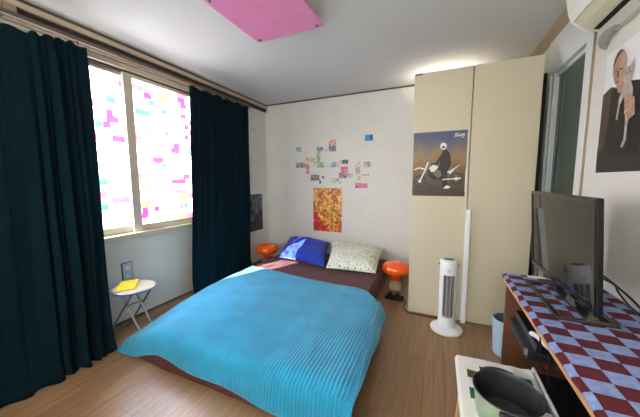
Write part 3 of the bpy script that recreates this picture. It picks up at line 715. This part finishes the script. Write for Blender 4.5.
def cell_mat(x, y):
    # printed squares: green and brown blocks scattered on white
    for (x0, y0, x1, y1, m_) in ((2.603, -2.265, 2.636, -2.232, 2), (2.603, -2.232, 2.640, -2.213, 1), (2.602, -2.392, 2.630, -2.328, 1), (2.655, -2.205, 2.70, -2.175, 1), (2.80, -2.245, 2.850, -2.185, 1), (2.845, -2.36, 2.878, -2.27, 1), (2.64, -2.60, 2.69, -2.54, 1), (2.76, -2.62, 2.81, -2.55, 2), (2.845, -2.50, 2.878, -2.43, 2)):
        if x0 <= x <= x1 and y0 <= y <= y1: return m_
    return 0
for k, f_ in enumerate(b.f):
    x = sum(b.v[i][0] for i in f_)/4; y = sum(b.v[i][1] for i in f_)/4; b.mi[k] = cell_mat(x, y)
tag(link('patchwork_cloth', b, [M['linen'], M['green'], M['patchbrown']], loc=(2.72, -2.45, QZ), smooth=True, solid=.002), 'white cloth with green and brown squares under the pot', 'cloth')

PX, PY, PR = 2.706, -2.455, .107; pz = QZ+.008
t = thing('cooking_pot', 'sage green pot with dark grey nonstick inside on the white cloth', 'pot', (PX, PY, pz))
prof = [(0, 0), (PR*.80, 0), (PR*.86, .006), (PR*.97, .098), (PR*.995, .104), (PR, .110)]
link('pot_body', B().lathe(prof+[(PR*.985, .110), (PR*.975, .104), (PR*.965, .098), (PR*.85, .0045), (0, .003)], (PX, PY, pz), 64), M['sage'], t, smooth=True)
link('pot_inside', B().lathe(cap=False, seg=64, c=(PX, PY, pz), prof=[(PR*1.005, .108), (PR*1.01, .112), (PR*.985, .1135), (PR*.955, .108), (PR*.94, .095), (PR*.83, .012), (PR*.76, .006), (0, .005)]), M['pot'], t, smooth=True)
link('pot_base_ring', B().lathe([(PR*.60, .0055), (PR*.62, .0075), (PR*.64, .0055)], (PX, PY, pz), 48, cap=False), M['silicone'], t, smooth=True)
for sgn in (1, -1):
    hb = B(); a0 = radians(97) if sgn > 0 else radians(-83)
    inner = [(PX+PR*1.0*cos(a0+k), PY+PR*1.0*sin(a0+k)) for k in [(-.50+i*.1) for i in range(11)]]
    outer = [(PX+PR*(1.16+.10*cos(k*3.0))*cos(a0+k), PY+PR*(1.16+.10*cos(k*3.0))*sin(a0+k)) for k in [(-.50+i*.1) for i in range(11)]]
    pts = [(x, y, pz+.094) for x, y in inner]+[(x, y, pz+.094) for x, y in outer[::-1]]
    hb.prism(pts, (0, 0, .014)); link('pot_handle', hb, M['silicone'], t, bevel=.004)

# ------------------------------------------------------------------ ceiling panel
t = thing('ceiling_light', 'square pink panel lamp under the ceiling, switched off', 'ceiling light', (1.42, -1.99, H))
link('lamp_housing', B().box(1.20, -2.22, 2.285, 1.64, -1.77, H), M['base'], t, bevel=.01)
link('pink_panel', B().box(1.147, -2.272, 2.272, 1.692, -1.712, 2.280), M['pink'], t, bevel=.002)
for x in (1.185, 1.655):
    for y in (-2.235, -1.748):
        link('panel_knob', B().lathe([(0, 0), (.006, 0), (.011, .004), (.011, .010), (.005, .013), (.005, .02), (0, .02)], (x, y, 2.259), 20), M['chrome'], t, smooth=True)

# ------------------------------------------------------------------ air conditioner
t = thing('air_conditioner', 'white wall air conditioner above the door on the right wall', 'air conditioner', (3.13, -2.05, 1.95))
Y0, Y1 = -2.46, -1.66
prof = [(3.232, 2.27), (3.022, 2.27), (3.018, 2.25), (3.024, 2.12), (3.038, 2.050), (3.057, 2.006), (3.084, 1.977), (3.112, 1.962), (3.145, 1.953), (3.181, 1.947), (3.232, 1.941)]
b = B(); b.prism([(x, Y0+.012, z) for x, z in prof], (0, Y1-Y0-.024, 0)); link('unit_body', b, M['accream'], t, bevel=.002)
fp = [(3.018, 2.262), (3.012, 2.25), (3.018, 2.12), (3.032, 2.048), (3.048, 2.008), (3.058, 2.012), (3.044, 2.052), (3.030, 2.12), (3.028, 2.262)]
b = B(); b.prism([(x, Y0, z) for x, z in fp], (0, Y1-Y0, 0)); link('front_panel', b, M['acw'], t, bevel=.002)
for y in (Y0, Y1-.012):
    b = B(); b.prism([(x+(-.002 if x < 3.2 else 0), y, z-.002) for x, z in prof], (0, .012, 0)); link('end_cap', b, M['acw'], t, bevel=.002)
b = B(); b.prism([(3.128, Y0+.05, 1.9555), (3.150, Y0+.05, 1.9500), (3.151, Y0+.05, 1.9555), (3.129, Y0+.05, 1.961)], (0, Y1-Y0-.075, 0)); link('air_slot', b, M['black'], t)
b = B(); b.prism([(3.152, Y0+.04, 1.9480), (3.205, Y0+.04, 1.9415), (3.206, Y0+.04, 1.9455), (3.153, Y0+.04, 1.952)], (0, Y1-Y0-.06, 0)); link('louvre', b, M['acw'], t, bevel=.001)
b = B().tube(smoothpath([(3.20, -1.72, 1.955), (3.195, -1.66, 1.945), (3.20, -1.60, 1.935), (3.215, -1.567, 1.918), (3.245, -1.56, 1.905)]), .017, 14)
tag(link('drain_pipe', b, M['pipe'], loc=(3.2, -1.64, 1.93), smooth=True), 'grey wrapped pipe curving from the air conditioner into the wall', 'pipe')

# ------------------------------------------------------------------ pictures and papers
def flat_uv(b, pts, uvs): b.add(pts, [tuple(range(len(pts)))], uvs)

# motorbike poster on the wardrobe door
def PM(u, v, k=0): return (2.244+.410*u, YF-.0010-.0007*k, 1.080+.538*v)
pm = picture_mat('motocross_field', [(.0, (36, 24, 16)), (.22, (58, 42, 26)), (.36, (92, 70, 42)), (.48, (128, 96, 56)), (.60, (140, 112, 72)), (.68, (108, 100, 92)), (.80, (72, 78, 108)), (1, (54, 62, 98))], 5, mixv=.28)
pk = mat('ink_black', (22, 20, 20), .5); pw = mat('ink_white', (220, 220, 214), .5); pg = mat('ink_grey', (104, 98, 88), .5); ps = mat('ink_skin', (178, 144, 122), .5, noise_amt=.25, noise_scale=22); pbr = mat('ink_brown', (74, 54, 46), .5, noise_amt=.2, noise_scale=20); pgr = mat('ink_greycat', (176, 164, 154), .5, noise_amt=.25, noise_scale=30); pbl = mat('ink_slate', (30, 33, 38), .5)
b = B(); q = [PM(0, 0), PM(1, 0), PM(1, 1), PM(0, 1)]; b.add(q+[(x, YF-.0001, z) for x, y, z in q], [(0, 1, 2, 3), (4, 5, 6, 7), (0, 1, 5, 4), (1, 2, 6, 5), (2, 3, 7, 6), (3, 0, 4, 7)], [(0, 0), (1, 0), (1, 1), (0, 1)]*2)
def ring(b, P, cu, cv, r, w, k, asp=.762, n=28, ry=None):
    vs = []; fs = []
    for i in range(n):
        a = 2*pi*i/n
        for rr in (r, r-w): vs.append(P(cu+rr*cos(a), cv+rr*sin(a)*asp, k))
    for i in range(n): j = (i+1) % n; fs.append((2*i, 2*j, 2*j+1, 2*i+1))
    b.add(vs, fs)
def poly(b, P, pts, k): b.add([P(u, v, k) for u, v in pts], [tuple(range(len(pts)))])
def stroke(b, P, pts, w, k, asp=.762):
    for (u0, v0), (u1, v1) in zip(pts[:-1], pts[1:]):
        dx, dy = (u1-u0), (v1-v0)/asp; L = hypot(dx, dy) or 1; nx, ny = -dy/L*w/2, dx/L*w/2*asp
        poly(b, P, [(u0+nx, v0+ny), (u1+nx, v1+ny), (u1-nx, v1-ny), (u0-nx, v0-ny)], k)
b.cur = 1
ring(b, PM, .145, .235, .125, .022, 1); ring(b, PM, .835, .27, .120, .022, 1)
poly(b, PM, [(.30, .32), (.42, .25), (.60, .26), (.66, .36), (.60, .45), (.40, .46), (.30, .42)], 1)
poly(b, PM, [(.50, .44), (.55, .64), (.56, .70), (.64, .72), (.70, .66), (.73, .52), (.71, .44), (.66, .38), (.66, .26), (.70, .12), (.60, .12), (.56, .26), (.52, .36)], 2)
stroke(b, PM, [(.56, .64), (.46, .50), (.36, .50)], .05, 3)
b.cur = 2
ring(b, PM, .145, .235, .030, .029, 2); ring(b, PM, .835, .27, .034, .033, 2)
stroke(b, PM, [(.145, .235), (.24, .40), (.30, .54)], .026, 2); stroke(b, PM, [(.03, .42), (.12, .45), (.26, .42)], .024, 3)
poly(b, PM, [(.66, .38), (.72, .40), (.92, .50), (.80, .42), (.72, .34)], 3); poly(b, PM, [(.32, .44), (.40, .50), (.50, .46), (.44, .38), (.36, .38)], 3)
stroke(b, PM, [(.58, .26), (.80, .27), (.92, .28)], .024, 3); poly(b, PM, [(.60, .12), (.70, .12), (.74, .15), (.66, .17)], 3)
hp = [(.575+.060*cos(a), .775+.058*.9*sin(a)) for a in [2*pi*k/18 for k in range(18)]]; poly(b, PM, hp, 3)
b.cur = 1; poly(b, PM, [(.545, .745), (.60, .745), (.61, .77), (.55, .775)], 4)
b.cur = 3; stroke(b, PM, [(.25, .56), (.36, .55)], .03, 3); poly(b, PM, [(.40, .35), (.50, .28), (.56, .32), (.54, .40), (.44, .42)], 3)
# hand-written word 'stüssy' in white
b.cur = 2
lw = .012
def W_(pts, dx): stroke(b, PM, [(dx+x, .905+y+(dx-.77)*.05) for x, y in pts], lw, 4)
W_([(.030, .045), (.008, .040), (.010, .025), (.026, .016), (.018, .0), (-.004, .002)], .770)
W_([(.012, .056), (.002, .004), (.018, .000)], .806); W_([(-.008, .040), (.024, .044)], .806)
W_([(.004, .030), (-.002, .006), (.012, .002), (.020, .030)], .834); W_([(.002, .046), (.004, .050)], .834); W_([(.016, .048), (.018, .052)], .834)
W_([(.020, .032), (.004, .028), (.014, .014), (.008, .0), (-.006, .004)], .868)
W_([(.020, .032), (.004, .028), (.014, .014), (.008, .0), (-.006, .004)], .893)
W_([(.0, .032), (.008, .008), (.026, .036), (.012, -.016), (-.030, -.030)], .920)
tag(link('motorbike_poster', b, [pm, pk, pw, pg], loc=(2.45, YF, 1.35), fixn=False), 'poster of a helmeted rider on a motocross bike, taped to the wardrobe door', 'poster')
tag(link('adhesive_tape', B().box(2.651, YF-.003, 1.12, 2.662, YF-.002, 1.30), M['silver'], loc=(2.656, YF-.003, 1.2)), 'shiny strip of tape on the right edge of the motorbike poster', 'tape')

# portrait poster on the right wall
PY0, PY1, PZ0, PZ1 = -1.575, -2.03, 1.250, 1.855
b = B(); b.box(XR-.0012, PY1, PZ0, XR+.0006, PY0, PZ1)
def PR_(pts, k, m_):
    b.cur = m_; b.add([(XR-.0012-.0006*k, y, z) for y, z in pts], [tuple(range(len(pts)))])
PR_([(-1.572, 1.38), (-1.698, 1.42), (-1.80, 1.46), (-2.029, 1.50), (-2.029, 1.251), (-1.576, 1.251)], 1, 5)
PR_([(-1.577, 1.657), (-1.644, 1.676), (-1.684, 1.665), (-1.69, 1.543), (-1.66, 1.417), (-1.601, 1.36), (-1.577, 1.36)], 2, 3)
PR_([(-1.655, 1.655), (-1.73, 1.663), (-1.80, 1.66), (-1.92, 1.63), (-2.029, 1.60), (-2.029, 1.33), (-1.701, 1.33), (-1.632, 1.39), (-1.655, 1.514)], 3, 1)
PR_([(-1.691, 1.690), (-1.753, 1.675), (-1.762, 1.624), (-1.711, 1.63)], 4, 2)
PR_([(-1.650, 1.770), (-1.659, 1.806), (-1.680, 1.829), (-1.706, 1.832), (-1.738, 1.812), (-1.755, 1.780), (-1.760, 1.72), (-1.751, 1.684), (-1.729, 1.658), (-1.705, 1.653), (-1.675, 1.690), (-1.652, 1.735)], 5, 2)
PR_([(-1.650, 1.775), (-1.659, 1.808), (-1.680, 1.831), (-1.706, 1.834), (-1.728, 1.823), (-1.70, 1.812), (-1.675, 1.795), (-1.660, 1.765)], 6, 3)
PR_([(-1.668, 1.742), (-1.690, 1.747), (-1.690, 1.741), (-1.668, 1.736)], 6, 1); PR_([(-1.708, 1.745), (-1.733, 1.740), (-1.733, 1.733), (-1.708, 1.738)], 6, 1)
PR_([(-1.693, 1.738), (-1.703, 1.738), (-1.708, 1.706), (-1.692, 1.706)], 6, 3); PR_([(-1.685, 1.688), (-1.716, 1.687), (-1.714, 1.681), (-1.687, 1.682)], 6, 3)
PR_([(-1.775, 1.585), (-1.800, 1.60), (-1.850, 1.575), (-1.862, 1.50), (-1.820, 1.485), (-1.785, 1.515)], 8, 2)
for q_ in range(3): PR_([(-1.780-.004*q_, 1.566-.026*q_), (-1.812-.004*q_, 1.572-.026*q_), (-1.812-.004*q_, 1.569-.026*q_), (-1.780-.004*q_, 1.563-.026*q_)], 9, 3)
PR_([(-1.90, 1.52), (-2.029, 1.545), (-2.029, 1.525), (-1.90, 1.50)], 8, 4)
PR_([(-1.762, 1.66), (-1.757, 1.70), (-1.748, 1.745), (-1.770, 1.728), (-1.792, 1.730), (-1.818, 1.752), (-1.816, 1.70), (-1.806, 1.665), (-1.830, 1.62), (-1.832, 1.54), (-1.818, 1.47), (-1.818, 1.375), (-1.790, 1.362), (-1.782, 1.375), (-1.800, 1.40), (-1.798, 1.47), (-1.790, 1.54), (-1.770, 1.60), (-1.745, 1.57), (-1.735, 1.50), (-1.722, 1.50), (-1.730, 1.60)], 7, 4)
PR_([(-1.768, 1.704), (-1.776, 1.706), (-1.776, 1.698), (-1.768, 1.697)], 8, 1); PR_([(-1.793, 1.706), (-1.801, 1.705), (-1.801, 1.697), (-1.793, 1.698)], 8, 1)
for i in range(0): PR_([(-1.729-.004*i, 1.60-.030*i), (-1.80-.004*i, 1.592-.030*i), (-1.80-.004*i, 1.586-.030*i), (-1.729-.004*i, 1.594-.030*i)], 8, 3)
for i in range(7):
    yy = -1.64-.052*i; PR_([(yy, 1.36), (yy-.045, 1.40+.02*(i % 2)), (yy-.05, 1.385), (yy-.01, 1.33)], 8, 5)
tag(link('portrait_poster', b, [mat('poster_paper', (226, 228, 230), .4), pk, ps, pbr, pgr, pbl], loc=(XR, -1.8, 1.55), fixn=False), 'poster of a shaven-headed person in brown jacket holding a hairless cat', 'poster')

# dark picture on the left wall, partly behind the curtain
b = B(); b.add([(.0015, -.14, .480), (.0015, -.46, .480), (.0015, -.46, 1.02), (.0015, -.14, 1.02), (0, -.14, .480), (0, -.46, .480), (0, -.46, 1.02), (0, -.14, 1.02)], [(0, 1, 2, 3), (4, 5, 6, 7), (0, 1, 5, 4), (1, 2, 6, 5), (2, 3, 7, 6), (3, 0, 4, 7)], [(0, 0), (.6, 0), (.6, 1), (0, 1)]*2)
tag(link('night_poster', b, picture_mat('slate_picture', [(0, (14, 14, 18)), (.36, (28, 30, 38)), (.45, (24, 26, 32)), (.52, (60, 70, 84)), (.58, (110, 118, 126)), (.66, (44, 54, 76)), (1, (38, 50, 78))], 4.5, mixv=.75), loc=(0, -.3, .75), fixn=False), 'dark blue grey poster on the window wall, half behind the curtain', 'poster')

# red and gold collage over the bed
b = B(); b.add([(.796, -.0015, .486), (1.232, -.0015, .486), (1.236, -.0015, 1.108), (.796, -.0015, 1.108), (.796, 0, .486), (1.232, 0, .486), (1.236, 0, 1.108), (.796, 0, 1.108)], [(0, 1, 2, 3), (4, 5, 6, 7), (0, 1, 5, 4), (1, 2, 6, 5), (2, 3, 7, 6), (3, 0, 4, 7)], [(0, 0), (.7, 0), (.7, 1), (0, 1)]*2)
tag(link('collage_poster', b, collage_mat(), loc=(1.01, 0, .8), fixn=False), 'crowded red and gold poster above the blue pillow', 'poster')

# notes and cards on the wall
cards = [
 ((.531, 1.637, .604, 1.698), (112, 160, 184), (70, 116, 150), 'card', 'small blue card on its own at the upper left of the papers'),
 ((.519, 1.405, .683, 1.474), (152, 132, 146), (92, 78, 96), 'banknote', 'mauve grey note at the far left end of the row of papers'),
 ((.683, 1.310, .738, 1.455), (214, 132, 136), (170, 90, 104), 'banknote', 'pink note taped upright beside the mauve one'),
 ((.684, 1.480, .788, 1.541), (216, 178, 118), (176, 134, 84), 'banknote', 'ochre note above the upright pink one'),
 ((.792, 1.425, .842, 1.545), (206, 200, 178), (150, 146, 132), 'banknote', 'pale upright note with a bright spot right of the ochre one'),
 ((.860, 1.476, .905, 1.618), (150, 178, 148), (98, 132, 104), 'banknote', 'green note taped upright, joining the upper and middle rows'),
 ((.866, 1.398, .964, 1.471), (132, 176, 132), (78, 120, 86), 'banknote', 'green note lying level in the middle row'),
 ((.967, 1.402, 1.069, 1.461), (208, 214, 200), (172, 184, 168), 'banknote', 'very pale note between the green and the teal one'),
 ((1.072, 1.400, 1.147, 1.471), (122, 172, 178), (78, 124, 140), 'banknote', 'teal note at the right end of the pale one'),
 ((.860, 1.627, .950, 1.681), (138, 126, 138), (84, 74, 90), 'banknote', 'purple grey note at the top of the upright green one'),
 ((.952, 1.623, 1.040, 1.669), (204, 200, 200), (156, 150, 156), 'banknote', 'whitish note in the upper row left of the dark blue one'),
 ((1.043, 1.618, 1.146, 1.691), (112, 118, 160), (62, 66, 112), 'banknote', 'dark blue note directly under the orange one'),
 ((1.043, 1.695, 1.146, 1.773), (222, 156, 124), (184, 104, 84), 'banknote', 'orange note, topmost of all the papers'),
 ((.762, 1.216, .890, 1.296), (112, 112, 104), (58, 58, 54), 'banknote', 'dark grey note low on the left below the pink one'),
 ((.893, 1.173, .919, 1.214), (66, 66, 70), (40, 40, 44), 'sticker', 'tiny dark sticker at the lower corner of the dark grey note'),
 ((.935, 1.244, .966, 1.279), (96, 96, 96), (56, 56, 58), 'sticker', 'tiny dark sticker a little right of the dark grey note'),
 ((1.161, 1.402, 1.218, 1.496), (216, 200, 190), (176, 150, 142), 'banknote', 'pale pinkish note standing right of the teal one'),
 ((1.234, 1.443, 1.320, 1.493), (62, 66, 66), (30, 32, 34), 'card', 'black card above the crimson note'),
 ((1.220, 1.322, 1.313, 1.400), (214, 92, 106), (170, 60, 84), 'banknote', 'crimson note under the black card'),
 ((1.191, 1.248, 1.295, 1.318), (128, 118, 124), (78, 70, 78), 'banknote', 'brown grey note under the crimson one'),
 ((1.299, 1.254, 1.391, 1.305), (188, 158, 184), (144, 112, 148), 'banknote', 'lilac note lying level right of the brown grey one'),
 ((1.087, 1.180, 1.220, 1.243), (192, 184, 158), (136, 126, 100), 'banknote', 'beige note, lowest in the middle of the papers'),
 ((1.431, 1.392, 1.514, 1.460), (208, 198, 190), (176, 158, 152), 'banknote', 'pale note at the top left of the right-hand cluster'),
 ((1.541, 1.389, 1.628, 1.456), (158, 160, 148), (104, 108, 98), 'banknote', 'grey note at the top right of the right-hand cluster'),
 ((1.432, 1.324, 1.488, 1.390), (172, 158, 186), (120, 104, 146), 'banknote', 'small lilac note taped upright in the right-hand cluster'),
 ((1.433, 1.220, 1.500, 1.316), (216, 190, 124), (160, 170, 130), 'banknote', 'yellow note taped upright beside the three dark dots'),
 ((1.427, 1.113, 1.500, 1.180), (212, 98, 120), (168, 62, 92), 'banknote', 'red note at the bottom of the papers, the left of two'),
 ((1.503, 1.114, 1.592, 1.173), (206, 90, 108), (176, 120, 140), 'banknote', 'red note at the bottom of the papers, the right of two'),
]
for i, (r, c1, c2, cat, lab) in enumerate(cards):
    x0, z0, x1, z1 = (r[0]-.004, r[1]-.003, r[2]+.004, r[3]+.003); cx, cz = (x0+x1)/2, (z0+z1)/2
    b = B(); b.box(x0+.001, -.0016, z0+.001, x1-.001, .0006, z1-.001)
    rot = radians(random.uniform(-2.5, 2.5))
    b.v = [(cx+(x-cx)*cos(rot)-(z-cz)*sin(rot), y, cz+(x-cx)*sin(rot)+(z-cz)*cos(rot)) for x, y, z in b.v]
    tag(link({'banknote': 'banknote', 'card': 'wall_card', 'sticker': 'wall_sticker'}[cat], b, note_mat(i, c1, c2), loc=(cx, -.001, cz)), lab, cat, 'banknotes and cards taped on the wall above the bed')
for i, w_ in enumerate(('leftmost', 'middle', 'rightmost')):
    x = 1.527+.036*i
    tag(link('wall_sticker', B().box(x-.010, -.0016, 1.279, x+.010, -.0004, 1.295), mat('dot_dark', (84, 74, 72), .5), loc=(x, -.001, 1.287)), w_+' of the three small dark dots right of the yellow note', 'sticker', 'three dark dots on the wall')
t = thing('wall_card', 'bright blue card on its own at the upper right, near the wardrobe', 'card', (1.603, 0, 1.766), 'banknotes and cards taped on the wall above the bed')
link('card_face', B().box(1.550, -.0016, 1.727, 1.656, -.0004, 1.806), mat('bright_blue', (26, 140, 206), .4), t)
link('card_print', B().box(1.618, -.0024, 1.737, 1.650, -.0016, 1.798), mat('card_navy', (24, 70, 120), .4), t)

# ------------------------------------------------------------------ light
wd = bpy.data.worlds.new('world'); S.world = wd; wd.use_nodes = True; nt = wd.node_tree
bg = nt.nodes['Background']; tc = N(nt, 'ShaderNodeTexCoord'); sp = N(nt, 'ShaderNodeSeparateXYZ'); nt.links.new(tc.outputs['Generated'], sp.inputs[0])
zz = mathn(nt, 'MULTIPLY_ADD', sp.outputs['Z'], .5, .5)
skyc = ramp(nt, zz, [(0, (.10, .11, .12)), (.36, (.14, .15, .16)), (.47, (.55, .60, .64)), (.52, (1.0, 1.0, 1.0)), (.66, (.75, .86, 1.0)), (1, (.35, .52, .80))]); nt.links.new(skyc, bg.inputs['Color']); bg.inputs['Strength'].default_value = 22
def area(name, loc, rot, sx, sy, energy=None, color=(1, 1, 1), portal=False):
    l = bpy.data.lights.new(name, 'AREA'); l.shape = 'RECTANGLE'; l.size = sx; l.size_y = sy; l.color = color
    if portal: l.cycles.is_portal = True
    else: l.energy = energy
    o = bpy.data.objects.new(name, l); COL.objects.link(o); o.location = loc; o.rotation_euler = rot; return o
area('window_portal', (-.155, (WY0+WY1)/2, (WZ0+WZ1)/2), (0, radians(-90), 0), WZ1-WZ0, WY1-WY0, portal=True)
area('window_portal', ((RX0+RX1)/2, YB-.12, (RZ0+RZ1)/2), (radians(90), 0, 0), RX1-RX0, RZ1-RZ0, portal=True)
sl = bpy.data.lights.new('sun', 'SUN'); sl.energy = 55; sl.angle = radians(.55); sl.color = (1, .95, .86)
so = bpy.data.objects.new('sun', sl); COL.objects.link(so); so.rotation_euler = Vector((.55, 1.15, -1.0)).to_track_quat('-Z', 'Y').to_euler()
# added lamp, hidden on the wardrobe top, makes the glow on the ceiling
t = thing('added_uplight', 'slim added uplight hidden on top of the wardrobe', 'lamp', (2.5, -.3, TZW))
link('added_uplight_housing', B().box(2.26, -.325, TZW, 2.70, -.275, TZW+.02), M['white'], t)
ao = area('added_uplight_area', (2.46, -.30, TZW+.03), (pi, 0, 0), .44, .04, 3.0, (1, .90, .80))

# ------------------------------------------------------------------ camera
cd = bpy.data.cameras.new('camera'); cam = bpy.data.objects.new('camera', cd); COL.objects.link(cam); S.camera = cam
cd.sensor_width = 36; cd.lens = 36*268.55/640; cd.clip_start = .02
r, u, f = Vector((0.91522267, 0.4029139, -0.00527731)), Vector((-0.03729392, 0.09773946, 0.99451303)), Vector((-0.40121892, 0.91000406, -0.10447961))
R3 = Matrix((r, u, -f)).transposed(); cam.matrix_world = Matrix.Translation((2.4556, -3.5252, 1.2189)) @ R3.to_4x4()
S.view_settings.view_transform = 'Standard'; S.view_settings.look = 'None'; S.view_settings.gamma = 1; S.view_settings.use_curve_mapping = False
S.view_settings.exposure = .0
S.cycles.max_bounces = 10; S.cycles.diffuse_bounces = 6; S.cycles.transparent_max_bounces = 12; S.cycles.sample_clamp_indirect = 8
for o in bpy.data.objects:
    if '_b' in o: del o['_b']
